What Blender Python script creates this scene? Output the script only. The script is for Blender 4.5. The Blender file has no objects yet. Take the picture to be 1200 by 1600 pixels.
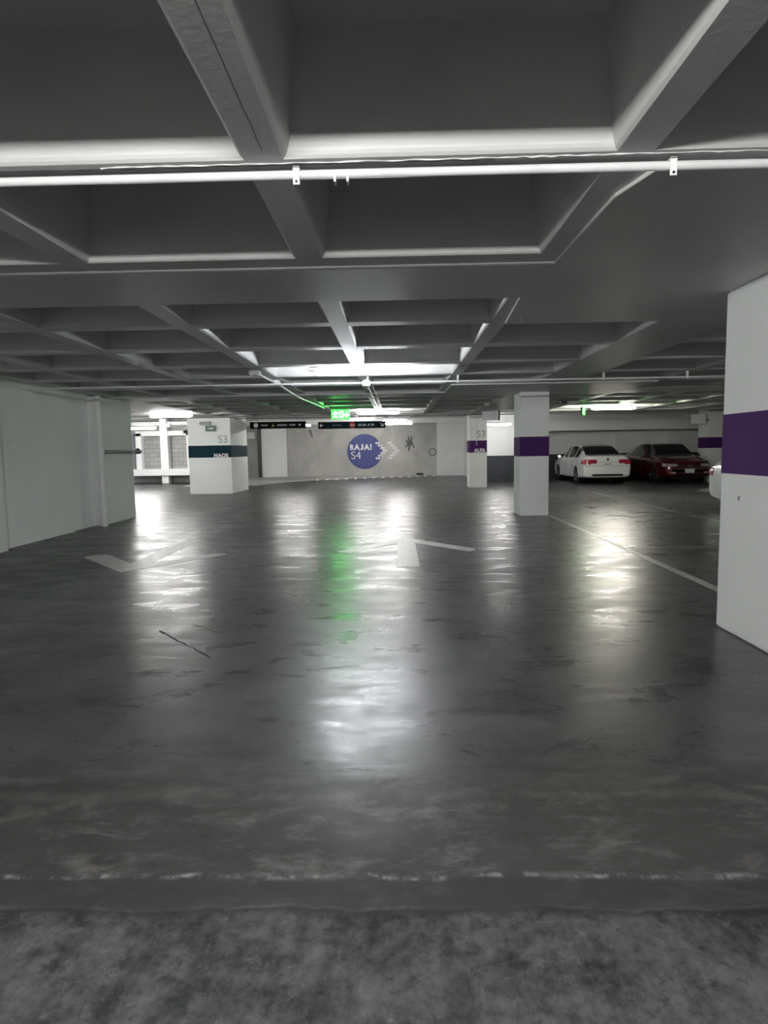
import bpy, bmesh, math, random
from mathutils import Vector, Matrix
from mathutils.bvhtree import BVHTree
random.seed(7)
SC = bpy.context.scene
COL = SC.collection

# ------------------------------------------------------------------ camera
YAW, PITCH, ROLL, CAMH = -0.0205, -0.097, 0.016, 1.38
cam_d = bpy.data.cameras.new('camera'); cam = bpy.data.objects.new('camera', cam_d); COL.objects.link(cam)
cam_d.sensor_fit = 'HORIZONTAL'; cam_d.sensor_width = 36.0; cam_d.lens = 30.0
cam_d.clip_start = 0.05; cam_d.clip_end = 200
cy, sy = math.cos(YAW), math.sin(YAW)
f = Vector((sy, cy, 0)); r = Vector((cy, -sy, 0)); u = Vector((0, 0, 1))
f2 = f*math.cos(PITCH) + u*math.sin(PITCH); u2 = u*math.cos(PITCH) - f*math.sin(PITCH)
r3 = r*math.cos(ROLL) - u2*math.sin(ROLL); u3 = u2*math.cos(ROLL) + r*math.sin(ROLL)
M = Matrix((r3, u3, -f2)).transposed().to_4x4(); M.translation = Vector((0, 0, CAMH))
cam.matrix_world = M
SC.camera = cam

# ------------------------------------------------------------------ world, exposure
w = bpy.data.worlds.new('world'); SC.world = w; w.use_nodes = True
w.node_tree.nodes['Background'].inputs[0].default_value = (0.0, 0.0, 0.0, 1)
w.node_tree.nodes['Background'].inputs[1].default_value = 0.0
SC.view_settings.view_transform = 'Standard'; SC.view_settings.look = 'None'
SC.view_settings.gamma = 1.0; SC.view_settings.exposure = 2.25
SC.view_settings.use_curve_mapping = False
SC.cycles.use_denoising = True
SC.cycles.use_light_tree = True
SC.cycles.max_bounces = 10; SC.cycles.diffuse_bounces = 6; SC.cycles.glossy_bounces = 4
SC.cycles.sample_clamp_indirect = 6.0
LAMP = 80.0          # radiance of the fluorescent tubes

# ------------------------------------------------------------------ materials
class NT:
    def __init__(s, name):
        s.m = bpy.data.materials.new(name); s.m.use_nodes = True
        s.t = s.m.node_tree; s.b = s.t.nodes['Principled BSDF']
    def n(s, typ, **k):
        x = s.t.nodes.new(typ)
        for a, b in k.items(): setattr(x, a, b)
        return x
    def l(s, a, b): s.t.links.new(a, b)
    def coord(s, scale=(1, 1, 1)):
        g = s.n('ShaderNodeNewGeometry'); mp = s.n('ShaderNodeMapping'); mp.inputs['Scale'].default_value = scale
        s.l(g.outputs['Position'], mp.inputs['Vector']); return mp.outputs[0]
    def noise(s, vec, scale, detail=6, rough=.6, dist=0):
        x = s.n('ShaderNodeTexNoise'); x.inputs['Scale'].default_value = scale; x.inputs['Detail'].default_value = detail
        x.inputs['Roughness'].default_value = rough; x.inputs['Distortion'].default_value = dist
        s.l(vec, x.inputs['Vector']); return x.outputs[0]
    def math(s, op, a, b=None, clamp=False):
        x = s.n('ShaderNodeMath', operation=op); x.use_clamp = clamp
        for i, v in enumerate((a, b)):
            if v is None: continue
            if isinstance(v, (int, float)): x.inputs[i].default_value = v
            else: s.l(v, x.inputs[i])
        return x.outputs[0]
    def rng(s, v, a, b, c, d, smooth=False):
        x = s.n('ShaderNodeMapRange'); x.clamp = True
        if smooth: x.interpolation_type = 'SMOOTHSTEP'
        s.l(v, x.inputs[0])
        for i, q in enumerate((a, b, c, d)): x.inputs[i+1].default_value = q
        return x.outputs[0]
    def mix(s, fac, a, b):
        x = s.n('ShaderNodeMix', data_type='RGBA')
        if isinstance(fac, (int, float)): x.inputs[0].default_value = fac
        else: s.l(fac, x.inputs[0])
        for i, q in ((6, a), (7, b)):
            if isinstance(q, tuple): x.inputs[i].default_value = (*q, 1)
            else: s.l(q, x.inputs[i])
        return x.outputs[2]
    def bump(s, h, strength, dist=.01):
        x = s.n('ShaderNodeBump'); x.inputs['Strength'].default_value = strength; x.inputs['Distance'].default_value = dist
        s.l(h, x.inputs['Height']); s.l(x.outputs[0], s.b.inputs['Normal'])

def simple(name, col, rough=.5, metal=0, spec=.5, vary=.08, scale=6, coat=0):
    s = NT(name); v = s.coord(); n = s.noise(v, scale)
    lo = tuple(c*(1-vary) for c in col); hi = tuple(min(1, c*(1+vary)) for c in col)
    s.l(s.mix(s.rng(n, .3, .7, 0, 1), lo, hi), s.b.inputs['Base Color'])
    s.b.inputs['Roughness'].default_value = rough; s.b.inputs['Metallic'].default_value = metal
    s.b.inputs['Specular IOR Level'].default_value = spec
    if coat: s.b.inputs['Coat Weight'].default_value = coat; s.b.inputs['Coat Roughness'].default_value = .04
    return s.m

def emit(name, col, strength):
    # lit surface
    s = NT(name); s.b.inputs['Base Color'].default_value = (*col, 1)
    s.b.inputs['Emission Color'].default_value = (*col, 1); s.b.inputs['Emission Strength'].default_value = strength
    return s.m

def painted(name, col, bump=.25, spots=True, rough=.75):
    """rolled wall paint: faint mottling, roller texture, a few chips"""
    s = NT(name); v = s.coord()
    n = s.noise(v, 1.3, 5); c = s.mix(s.rng(n, .3, .7, 0, 1), tuple(x*.93 for x in col), col)
    if spots:
        q = s.noise(v, 5.5, 2, .5); k = s.rng(q, .765, .785, 0, 1)
        c = s.mix(k, c, tuple(x*.35 for x in col))
    s.l(c, s.b.inputs['Base Color']); s.b.inputs['Roughness'].default_value = rough
    s.b.inputs['Specular IOR Level'].default_value = .2
    s.bump(s.noise(v, 60, 4), bump, .004)
    return s.m

def concrete(name, lo, hi, rough=.75, scale=.7):
    s = NT(name); v = s.coord((1, 1, .8))
    n = s.noise(v, scale, 8, .62, .4); n2 = s.noise(s.coord((1.6, 1.6, .5)), 1.2, 6)
    k = s.math('ADD', s.math('MULTIPLY', n, .65), s.math('MULTIPLY', n2, .35))
    s.l(s.mix(s.rng(k, .36, .66, 0, 1), lo, hi), s.b.inputs['Base Color'])
    s.b.inputs['Roughness'].default_value = rough; s.bump(s.noise(v, 18, 8), .3, .01)
    return s.m

def block_mat(name, col):
    s = NT(name); g = s.n('ShaderNodeNewGeometry'); mp = s.n('ShaderNodeMapping'); mp.inputs['Rotation'].default_value = (math.pi/2, 0, 0)
    s.l(g.outputs['Position'], mp.inputs['Vector'])
    b = s.n('ShaderNodeTexBrick'); b.inputs['Scale'].default_value = 1.0
    b.inputs['Brick Width'].default_value = .4; b.inputs['Row Height'].default_value = .2; b.inputs['Mortar Size'].default_value = .012
    b.inputs['Color1'].default_value = (*col, 1); b.inputs['Color2'].default_value = (*[c*.82 for c in col], 1)
    b.inputs['Mortar'].default_value = (*[c*.55 for c in col], 1)
    s.l(mp.outputs[0], b.inputs['Vector']); s.l(b.outputs[0], s.b.inputs['Base Color'])
    s.b.inputs['Roughness'].default_value = .85
    return s.m

def floor_mat():
    s = NT('polished_concrete_floor'); g = s.n('ShaderNodeNewGeometry')
    sep = s.n('ShaderNodeSeparateXYZ'); s.l(g.outputs['Position'], sep.inputs[0])
    X, Y = sep.outputs[0], sep.outputs[1]
    v = s.coord()
    big = s.noise(v, .45, 7, .6, .5); mid = s.noise(v, 2.2, 8, .65, .3); fine = s.noise(v, 14, 8, .7)
    k = s.math('ADD', s.math('ADD', s.math('MULTIPLY', big, .4), s.math('MULTIPLY', mid, .35)), s.math('MULTIPLY', fine, .25))
    base = s.mix(s.rng(k, .36, .66, 0, 1), (.034, .034, .035), (.112, .113, .114))
    # darker worn lane along the left wall
    wob = s.math('MULTIPLY', s.math('SUBTRACT', mid, .5), .8)
    lane = s.math('MULTIPLY', s.rng(s.math('ADD', X, wob), -3.75, -3.3, 1, 0), s.rng(Y, 4.5, 6.5, 0, 1))
    base = s.mix(s.math('MULTIPLY', lane, .72), base, (.020, .0195, .019))
    # tyre marks on the left lane
    tm = s.n('ShaderNodeTexWave'); tm.bands_direction = 'X'; tm.inputs['Scale'].default_value = .9; tm.inputs['Distortion'].default_value = 3
    s.l(s.coord((1, .12, 1)), tm.inputs['Vector'])
    base = s.mix(s.math('MULTIPLY', s.rng(tm.outputs[0], .75, .98, 0, .35), s.rng(X, -6, -2.4, 1, 0)), base, (.02, .02, .02))
    # dusty brownish scuffed apron in front
    jit = s.math('MULTIPLY', s.math('SUBTRACT', s.noise(s.coord((1, 1, 1)), 3.5, 8, .65), .5), .5)
    Yj = s.math('ADD', Y, jit)
    apron = s.rng(Yj, 2.45, 3.1, 1, 0)
    scuff = s.rng(s.noise(s.coord((.8, 1.6, 1)), 4.2, 12, .78, .4), .5, .66, 0, 1)
    base = s.mix(s.math('MULTIPLY', apron, .6), base, (.028, .0265, .025))
    base = s.mix(s.math('MULTIPLY', s.math('MULTIPLY', apron, scuff), .75), base, (.135, .131, .127))
    # flush joint strip and chalky line
    chalkn = s.noise(s.coord((1, .4, 1)), 9, 8, .75)
    jl = s.math('MULTIPLY', s.math('SUBTRACT', s.noise(v, 4, 6), .5), .09)
    Yl = s.math('ADD', Y, jl)
    line = s.math('MULTIPLY', s.rng(Yl, 1.94, 1.955, 0, 1), s.rng(Yl, 1.956, 1.972, 1, 0))
    chalk = s.math('MULTIPLY', line, s.rng(chalkn, .49, .66, 0, 1))
    strip = s.math('MULTIPLY', s.rng(Yl, 1.80, 1.82, 0, 1), s.rng(Yl, 1.93, 1.95, 1, 0))
    base = s.mix(s.math('MULTIPLY', strip, .75), base, (.032, .033, .034))
    edge = s.math('MULTIPLY', s.rng(Yl, 1.765, 1.80, 0, 1), s.rng(Yl, 1.80, 1.81, 1, 0))
    near = s.rng(Yl, 1.795, 1.805, 1, 0)
    rmp = s.n('ShaderNodeMapping'); rmp.inputs['Rotation'].default_value = (0, 0, -.55); rmp.inputs['Scale'].default_value = (6, 1.1, 1); s.l(g.outputs['Position'], rmp.inputs['Vector'])
    scr = s.noise(rmp.outputs[0], 2.6, 8, .7)
    nn = s.math('ADD', s.math('MULTIPLY', s.noise(v, 3.1, 12, .78, .1), .6), s.math('ADD', s.math('MULTIPLY', s.noise(v, 26, 6, .7), .2), s.math('MULTIPLY', scr, .2)))
    nb = s.mix(s.rng(nn, .42, .57, 0, 1), (.018, .019, .020), (.082, .085, .085))
    nb = s.mix(s.rng(s.noise(v, 7, 8, .7), .54, .62, 0, .7), nb, (.014, .014, .015))
    nb = s.mix(s.rng(s.noise(v, 11, 10, .8), .57, .66, 0, .4), nb, (.16, .163, .163))
    l2 = s.math('MULTIPLY', s.rng(Yl, 2.40, 2.44, 0, 1), s.rng(Yl, 2.45, 2.50, 1, 0))
    base = s.mix(s.math('MULTIPLY', l2, s.rng(chalkn, .40, .62, 0, .5)), base, (.12, .115, .11))
    pits = s.rng(s.noise(v, 16, 4, .6), .62, .7, 0, 1)
    nb = s.mix(s.math('MULTIPLY', pits, .7), nb, (.03, .03, .03))
    base = s.mix(near, base, nb)
    base = s.mix(s.math('MULTIPLY', edge, .7), base, (.02, .02, .02))
    base = s.mix(s.math('MULTIPLY', chalk, .8), base, (.38, .38, .38))
    # small dark stains
    st = s.rng(s.noise(s.coord((1, 1.8, 1)), 6.5, 5, .65), .70, .76, 0, 1)
    base = s.mix(s.math('MULTIPLY', st, .35), base, (.018, .018, .018))
    s.l(base, s.b.inputs['Base Color'])
    rn = s.noise(s.coord((1, 2.2, 1)), 1.7, 8, .68, .6)
    ro = s.rng(rn, .36, .64, .23, .42)
    ro = s.math('ADD', ro, s.math('MULTIPLY', s.rng(Yj, 1.9, 2.8, 1, 0), .2))
    ro = s.math('ADD', ro, s.math('MULTIPLY', lane, .05))
    ro = s.math('ADD', ro, s.math('MULTIPLY', near, .1))
    ro = s.math('ADD', ro, s.math('MULTIPLY', st, .1), clamp=True)
    s.l(ro, s.b.inputs['Roughness'])
    s.l(s.rng(Yj, 1.9, 3.0, .14, .40), s.b.inputs['Specular IOR Level'])
    h = s.math('ADD', s.math('MULTIPLY', s.noise(s.coord((.5, 1.7, 1)), 3.4, 5, .55), 1.0), s.math('MULTIPLY', s.noise(v, 22, 6), .09))
    s.bump(h, .16, .02)
    return s.m

def rib_mat():
    s = NT('ceiling_paint'); v = s.coord()
    c = s.mix(s.rng(s.noise(v, 1.1, 6), .3, .7, 0, 1), (.57, .575, .565), (.65, .655, .645))
    q = s.rng(s.noise(s.coord((1, 1, 1)), 6.5, 3, .55), .74, .78, 0, 1)
    c = s.mix(q, c, (.3, .3, .3))
    s.l(c, s.b.inputs['Base Color']); s.b.inputs['Roughness'].default_value = .5
    s.bump(s.noise(v, 30, 6), .18, .006); return s.m

MT = dict(
    floor=floor_mat(), ceiling=rib_mat(),
    white=painted('white_wall_paint', (.85, .865, .85)),
    pillar=painted('pillar_paint', (.83, .85, .83)),
    purple=painted('purple_paint', (.070, .020, .120), spots=False, rough=.8),
    teal=painted('teal_paint', (.003, .026, .040), spots=False, rough=.8),
    dark=painted('dark_wall_paint', (.06, .065, .072), spots=False),
    conc=concrete('raw_concrete', (.38, .375, .36), (.58, .575, .545)),
    blocks=block_mat('grey_blockwork', (.40, .40, .39)),
    bright=painted('bright_white_paint', (.84, .85, .85), spots=False),
    roadpaint=simple('worn_road_paint', (.44, .44, .42), .4, vary=.16, scale=9),
    paleline=simple('faded_line_paint', (.23, .23, .22), .4, vary=.35, scale=5),
    conduit=simple('painted_steel_pipe', (.72, .73, .73), .3, 0, .6),
    steel=simple('grey_steel', (.28, .28, .28), .4, .8),
    fixture=simple('white_enamel', (.8, .8, .8), .35),
    black=simple('black_plastic', (.012, .012, .014), .4),
    tube=emit('lit_tube', (1.0, .985, .95), LAMP), tubefar=emit('lit_tube_far', (1.0, .985, .95), LAMP*.28), tubenear=emit('lit_tube_near', (1.0, .99, .97), LAMP*1.5), tubemid=emit('lit_tube_mid', (1.0, .985, .97), LAMP*.30),
    tubecool=emit('lit_tube_cool', (.93, .96, 1.0), LAMP*.42),
    tubewarm=emit('lit_tube_warm', (1.0, .95, .84), LAMP*.65),
    signblack=simple('black_sign_panel', (.004, .004, .006), .7, 0, .1),
    signblue=simple('dark_teal_sign_panel', (.006, .020, .034), .7, 0, .1),
    signwhite=simple('white_sign_panel', (.86, .87, .9), .4),
    lettering=simple('white_lettering', (.8, .8, .8), .5),
    lettergrey=simple('grey_lettering', (.27, .27, .27), .5),
    blue=simple('blue_wall_paint', (.055, .066, .235), .5, vary=.05),
    red=simple('red_sign_disc', (.5, .05, .06), .4),
    amber=simple('dull_amber', (.30, .22, .05), .4),
    green=emit('lit_green_panel', (.006, .85, .009), 6.0),
    greenbright=emit('lit_green_pictogram', (.45, 1.0, .60), 5.5),
    greendark=simple('dark_green_panel', (.01, .07, .035), .4),
    scar=simple('dark_scar', (.15, .147, .138), .9),
    crack=simple('crack', (.012, .012, .012), .9),
    plaster=simple('torn_plaster', (.75, .75, .74), .7),
    tyre=simple('tyre_rubber', (.012, .012, .013), .7),
    rim=simple('alloy_rim', (.45, .45, .46), .3, .9),
    carwhite=simple('white_car_paint', (.84, .86, .86), .28, 0, .5, .01, 3, 1),
    carred=simple('red_car_paint', (.085, .002, .006), .22, .2, .5, .02, 3, 1),
    glass=simple('dark_car_glass', (.010, .014, .015), .04, 0, .9, .02),
    taillens=simple('red_tail_lens', (.36, .007, .035), .2, 0, .7, .1, 12, 1),
    lens=simple('clear_head_lens', (.40, .40, .42), .2, .1, .8, .3, 25, 1),
    chrome=simple('chrome', (.8, .8, .8), .1, 1),
    plate=simple('white_plate', (.7, .7, .68), .4),
    bluegl=emit('lit_door_glass', (.62, .80, .95), .5),
)

# ------------------------------------------------------------------ helpers
def box(bm, x0, x1, y0, y1, z0, z1):
    v = [bm.verts.new(p) for p in ((x0,y0,z0),(x1,y0,z0),(x1,y1,z0),(x0,y1,z0),(x0,y0,z1),(x1,y0,z1),(x1,y1,z1),(x0,y1,z1))]
    for q in ((3,2,1,0),(4,5,6,7),(0,1,5,4),(1,2,6,5),(2,3,7,6),(3,0,4,7)): bm.faces.new([v[i] for i in q])
    return bm
def B(x0, x1, y0, y1, z0, z1): return box(bmesh.new(), x0, x1, y0, y1, z0, z1)
def bbox(bm_, bev=.01, seg=2):
    bmesh.ops.bevel(bm_, geom=bm_.edges[:], offset=bev, segments=seg, affect='EDGES'); return bm_
def tube(bm, pts, rad, seg=10, caps=True):
    pts = [Vector(p) for p in pts]; rings = []
    for i, p in enumerate(pts):
        d = (pts[min(i+1, len(pts)-1)] - pts[max(i-1, 0)]).normalized()
        a = d.cross(Vector((0, 0, 1)))
        if a.length < 1e-3: a = d.cross(Vector((1, 0, 0)))
        a.normalize(); b = d.cross(a)
        rr = rad[i] if isinstance(rad, (list, tuple)) else rad
        rings.append([bm.verts.new(p + a*rr*math.cos(t*2*math.pi/seg) + b*rr*math.sin(t*2*math.pi/seg)) for t in range(seg)])
    for A, C in zip(rings, rings[1:]):
        for t in range(seg): bm.faces.new((A[t], A[(t+1) % seg], C[(t+1) % seg], C[t]))
    if caps: bm.faces.new(rings[0][::-1]); bm.faces.new(rings[-1])
    return bm
def T(pts, rad, seg=10): return tube(bmesh.new(), pts, rad, seg)
def prism(poly, h0, h1, plane='XY', at=0):
    """extruded polygon. XY: z from h0 to h1; XZ: y from h0 to h1; YZ: x from h0 to h1"""
    bm = bmesh.new()
    mk = {'XY': lambda a, b, h: (a, b, h), 'XZ': lambda a, b, h: (a, h, b), 'YZ': lambda a, b, h: (h, a, b)}[plane]
    lo = [bm.verts.new(mk(a, b, h0)) for a, b in poly]; hi = [bm.verts.new(mk(a, b, h1)) for a, b in poly]
    bm.faces.new(lo); bm.faces.new(hi); n = len(poly)
    for i in range(n): bm.faces.new((lo[i], lo[(i+1) % n], hi[(i+1) % n], hi[i]))
    return bm
def circ(cx, cz, rad, n=40): return [(cx + rad*math.cos(i*2*math.pi/n), cz + rad*math.sin(i*2*math.pi/n)) for i in range(n)]
def lathe(prof, seg=28, axis='Y'):
    bm = bmesh.new(); rings = []
    for (a, rr) in prof:
        ring = []
        for i in range(seg):
            t = i*2*math.pi/seg; c, s_ = rr*math.cos(t), rr*math.sin(t)
            ring.append(bm.verts.new({'Y': (c, a, s_), 'Z': (c, s_, a), 'X': (a, c, s_)}[axis]))
        rings.append(ring)
    for A, C in zip(rings, rings[1:]):
        for i in range(seg): bm.faces.new((A[i], A[(i+1) % seg], C[(i+1) % seg], C[i]))
    for e in (rings[0], rings[-1]):
        if (e[0].co - e[seg//2].co).length > 1e-4: bm.faces.new(e)
    return bm
def obj(name, bm, m, parent=None, loc=(0, 0, 0), rot=(0, 0, 0), smooth=False):
    bmesh.ops.recalc_face_normals(bm, faces=bm.faces[:])
    me = bpy.data.meshes.new(name); bm.to_mesh(me); bm.free()
    if m is not None: me.materials.append(MT[m] if isinstance(m, str) else m)
    if smooth:
        for p in me.polygons: p.use_smooth = True
        if smooth != 'full': me.set_sharp_from_angle(angle=math.radians(40))
    o = bpy.data.objects.new(name, me); COL.objects.link(o); o.location = loc; o.rotation_euler = rot
    if parent: o.parent = parent
    return o
def tag(o, label, cat, group=None):
    o['label'] = label; o['category'] = cat
    if group: o['group'] = group
    return o
def thing(name, label, cat, loc=(0, 0, 0), rz=0, group=None):
    o = bpy.data.objects.new(name, None); COL.objects.link(o); o.location = loc; o.rotation_euler = (0, 0, rz)
    o.empty_display_size = .1
    return tag(o, label, cat, group)
def struct(name, bm, m, smooth=False):
    o = obj(name, bm, m, smooth=smooth); o['kind'] = 'structure'; return o
def text(name, s, size, m, parent, loc, bold=0.0, rz=0, spacing=1.0, depth=.004, align='CENTER', sx=1.0):
    """upright lettering facing -Y, turned by rz"""
    c = bpy.data.curves.new(name, 'FONT'); c.body = s; c.size = size; c.offset = bold; c.extrude = depth
    c.align_x = align; c.align_y = 'CENTER'; c.space_character = spacing
    t = bpy.data.objects.new(name+'_tmp', c); COL.objects.link(t)
    dg = bpy.context.evaluated_depsgraph_get(); dg.update()
    me = bpy.data.meshes.new_from_object(t.evaluated_get(dg)); bpy.data.objects.remove(t); bpy.data.curves.remove(c)
    me.name = name; me.materials.clear(); me.materials.append(MT[m])
    me.transform(Matrix.Diagonal((sx, 1, 1, 1)))
    o = bpy.data.objects.new(name, me); COL.objects.link(o); o.location = loc; o.rotation_euler = (math.pi/2, 0, rz); o.parent = parent
    return o
def add(bm_, poly, y0=-.036, y1=-.03):
    q = prism(poly, y0, y1, 'XZ'); m_ = bpy.data.meshes.new('q'); q.to_mesh(m_); q.free(); bm_.from_mesh(m_); bpy.data.meshes.remove(m_)
def word(name, s, size, m, parent, loc, bold=0.0, gap=.06, depth=.004):
    """left-aligned upright capitals whose J stands on the baseline; loc is the left end at half cap height"""
    cap = size*.70; x = 0; bm = bmesh.new()
    for ch in s:
        if ch == ' ': x += size*.30; continue
        if ch == 'J':
            k = cap*.10 + bold; wj = cap*.50
            pts = [(wj, cap+bold), (wj-2*k, cap+bold), (wj-2*k, cap*.30), (wj-2*k-.04*cap, .12*cap+k*.8), (wj*.45, 2*k-bold), (wj*.12, cap*.22+bold), (-bold, cap*.10)]
            pts += [(wj*.2, -bold*.6), (wj*.5, -bold), (wj*.82, cap*.06), (wj, cap*.28)]
            q = prism(pts, -depth, depth, 'XZ'); me = bpy.data.meshes.new('q'); q.to_mesh(me); q.free()
        elif ch == 'B':
            k = cap*.155 + bold; me = bpy.data.meshes.new('q'); bq = bmesh.new(); add(bq, [(0, 0), (k, 0), (k, cap), (0, cap)], -depth, depth)
            for zc_, hh, wx in ((cap*.745, cap*.255, cap*.56), (cap*.275, cap*.275, cap*.63)):
                xc = wx-hh; arc = [-math.pi/2+math.pi*i/10 for i in range(11)]; hi = hh-k*.82
                out = [(xc+hh*math.cos(t), zc_+hh*math.sin(t)) for t in arc]; inn = [(xc+max(hi*1.1-0*k, .001)*math.cos(t), zc_+hi*math.sin(t)) for t in arc]
                for i in range(10): add(bq, [out[i], out[i+1], inn[i+1], inn[i]], -depth, depth)
                for a_, b_ in ((zc_-hh, zc_-hi), (zc_+hi, zc_+hh)): add(bq, [(k*.9, a_), (xc+.001, a_), (xc+.001, b_), (k*.9, b_)], -depth, depth)
            bq.to_mesh(me); bq.free()
        else:
            o = text('q', ch, size, m, None, (0, 0, 0), bold, depth=depth, align='LEFT'); me = o.data; bpy.data.objects.remove(o)
            zs = [v.co.y for v in me.vertices]; me.transform(Matrix.Rotation(math.pi/2, 4, 'X')); me.transform(Matrix.Translation((0, 0, -min(zs)-bold)))
        xs = [v.co.x for v in me.vertices]; me.transform(Matrix.Translation((x-min(xs), 0, -cap/2)))
        bm.from_mesh(me); x += max(xs)-min(xs)+size*gap; bpy.data.meshes.remove(me)
    return obj(name, bm, m, parent, loc)
def copy_tree(o, parent=None):
    c = o.copy(); COL.objects.link(c); c.parent = parent
    for ch in list(o.children): copy_tree(ch, c)
    return c

# ------------------------------------------------------------------ floor
HC, HC2, YSTEP = 2.5, 2.95, 21.0
fl = struct('floor', B(-13.4, 14.2, -7.2, 34.2, -.2, 0), 'floor')
def strip_poly(pts, wd):
    bm = bmesh.new(); L, R_ = [], []
    for i, p in enumerate(pts):
        p = Vector((*p, 0)); a = Vector((*pts[max(i-1, 0)], 0)); b = Vector((*pts[min(i+1, len(pts)-1)], 0))
        n = (b-a).normalized().cross(Vector((0, 0, 1))); q = wd[i] if isinstance(wd, (list, tuple)) else wd
        L.append(bm.verts.new(p + n*q + Vector((0, 0, .001)))); R_.append(bm.verts.new(p - n*q + Vector((0, 0, .001))))
    for i in range(len(pts)-1): bm.faces.new((L[i], L[i+1], R_[i+1], R_[i]))
    return bm
def jag(a, b, n, amp):
    return [(a[0]+(b[0]-a[0])*i/n + random.uniform(-amp, amp), a[1]+(b[1]-a[1])*i/n + random.uniform(-amp, amp)) for i in range(n+1)]
for a, b, wd in (((-1.87, 4.86), (-1.27, 4.18), .010), ((-1.67, 5.04), (-1.32, 4.72), .004), ((-.56, 3.92), (-.26, 4.0), .004)):
    P = jag(a, b, 12, .008); obj('crack', strip_poly(P, [wd*random.uniform(.3, 1.3) for _ in P]), 'crack', fl)

# ------------------------------------------------------------------ ceiling: waffle slab
XC = [(-12.9, -11.55), (-11.4, -10.05), (-9.9, -8.55), (-8.4, -7.05), (-5.5, -4.68), (-4.53, -3.3), (-3.15, -1.95), (-1.8, -.57), (-.42, .86),
      (1.0, 2.4), (3.15, 4.5), (4.65, 6.0), (6.15, 7.5), (7.65, 9.0), (9.15, 10.5), (12.4, 13.7)]
YC = [(-5.6, -4.3), (-4.1, -2.85), (-2.7, -1.45), (-1.3, -.15), (0., 1.1), (1.25, 2.58), (2.75, 3.86), (4.9, 5.76), (5.93, 7.1), (7.28, 8.5),
      (8.67, 9.8), (9.98, 11.2), (11.4, 12.75), (13.8, 14.7), (14.9, 16.1), (16.3, 17.5), (17.7, 18.9), (19.1, 20.4)]
YC2 = [(21.6, 22.4), (23.5, 24.7), (24.9, 26.1), (26.3, 27.5), (27.7, 28.9), (29.1, 30.3), (30.5, 31.7)]
def solid(x0, x1, y0, y1):
    for (a, b, c, d) in ((.9, 4.6, 2.7, 5.85), (.9, 4.6, 11.3, 13.7), (9.1, 14, 11.3, 15), (-13.4, -5.95, -7, 13.5)):
        if x0 >= a and x1 <= b and y0 >= c and y1 <= d: return True
    return False
RING = [(0, 0), (.004, .003), (.012, .010), (.020, .022), (.027, .040), (.034, .075), (.075, .44)]
def coffers(bm, xs, ys, Z, X0, X1, Y0, Y1):
    vc = {}
    def V(x, y, z):
        k = (round(x, 4), round(y, 4), round(z, 4))
        if k not in vc: vc[k] = bm.verts.new((x, y, z))
        return vc[k]
    bx = sorted({X0, X1, *[q for c in xs for q in c]}); by = sorted({Y0, Y1, *[q for c in ys for q in c]})
    cells = {(a, c) for a, _ in xs for c, _ in ys}
    for x0, x1 in zip(bx, bx[1:]):
        for y0, y1 in zip(by, by[1:]):
            if (x0, y0) in cells and any(abs(x1-b) < 1e-6 and abs(x0-a) < 1e-6 for a, b in xs) and any(abs(y1-d) < 1e-6 and abs(y0-c) < 1e-6 for c, d in ys) and not solid(x0, x1, y0, y1):
                prev = None
                for off, up in RING:
                    q = [V(x0+off, y0+off, Z+up), V(x1-off, y0+off, Z+up), V(x1-off, y1-off, Z+up), V(x0+off, y1-off, Z+up)]
                    if prev:
                        for i in range(4): bm.faces.new((prev[i], prev[(i+1) % 4], q[(i+1) % 4], q[i]))
                    prev = q
                bm.faces.new(prev)
            else:
                bm.faces.new((V(x0, y0, Z), V(x1, y0, Z), V(x1, y1, Z), V(x0, y1, Z)))
bm = bmesh.new()
coffers(bm, XC, YC, HC, -13.4, 14.2, -7.2, YSTEP)
bm2 = bmesh.new(); coffers(bm2, XC, YC2, HC2, -13.4, 14.2, YSTEP, 34.2)
me = bpy.data.meshes.new('t'); bm2.to_mesh(me); bm2.free(); bm.from_mesh(me); bpy.data.meshes.remove(me)
v = [bm.verts.new(p) for p in ((-13.4, YSTEP, HC), (14.2, YSTEP, HC), (14.2, YSTEP, HC2), (-13.4, YSTEP, HC2))]; bm.faces.new(v)
box(bm, -13.4, 14.2, -7.2, 34.2, HC2+.5, HC2+.6)
for f_ in bm.faces: f_.normal_update()
me = bpy.data.meshes.new('ceiling'); bm.to_mesh(me); bm.free(); me.materials.append(MT['ceiling'])
for p in me.polygons: p.use_smooth = False
ce = bpy.data.objects.new('ceiling', me); COL.objects.link(ce); ce['kind'] = 'structure'
# slightly dropped solid slab along the pillar lines
def drop(name, poly): return struct(name, prism(poly, HC-.02, HC+.01), 'ceiling')
drop('trim_1', [(-5.7, 4.03), (.975, 4.03), (.99, 3.0), (1.06, 2.72), (4.55, 2.72), (4.55, 5.88), (.99, 5.88), (.93, 4.87), (-5.7, 4.87)])
drop('trim_2', [(-5.7, 12.8), (.975, 12.8), (.975, 11.32), (4.55, 11.32), (4.55, 13.76), (-5.7, 13.76)])

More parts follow.
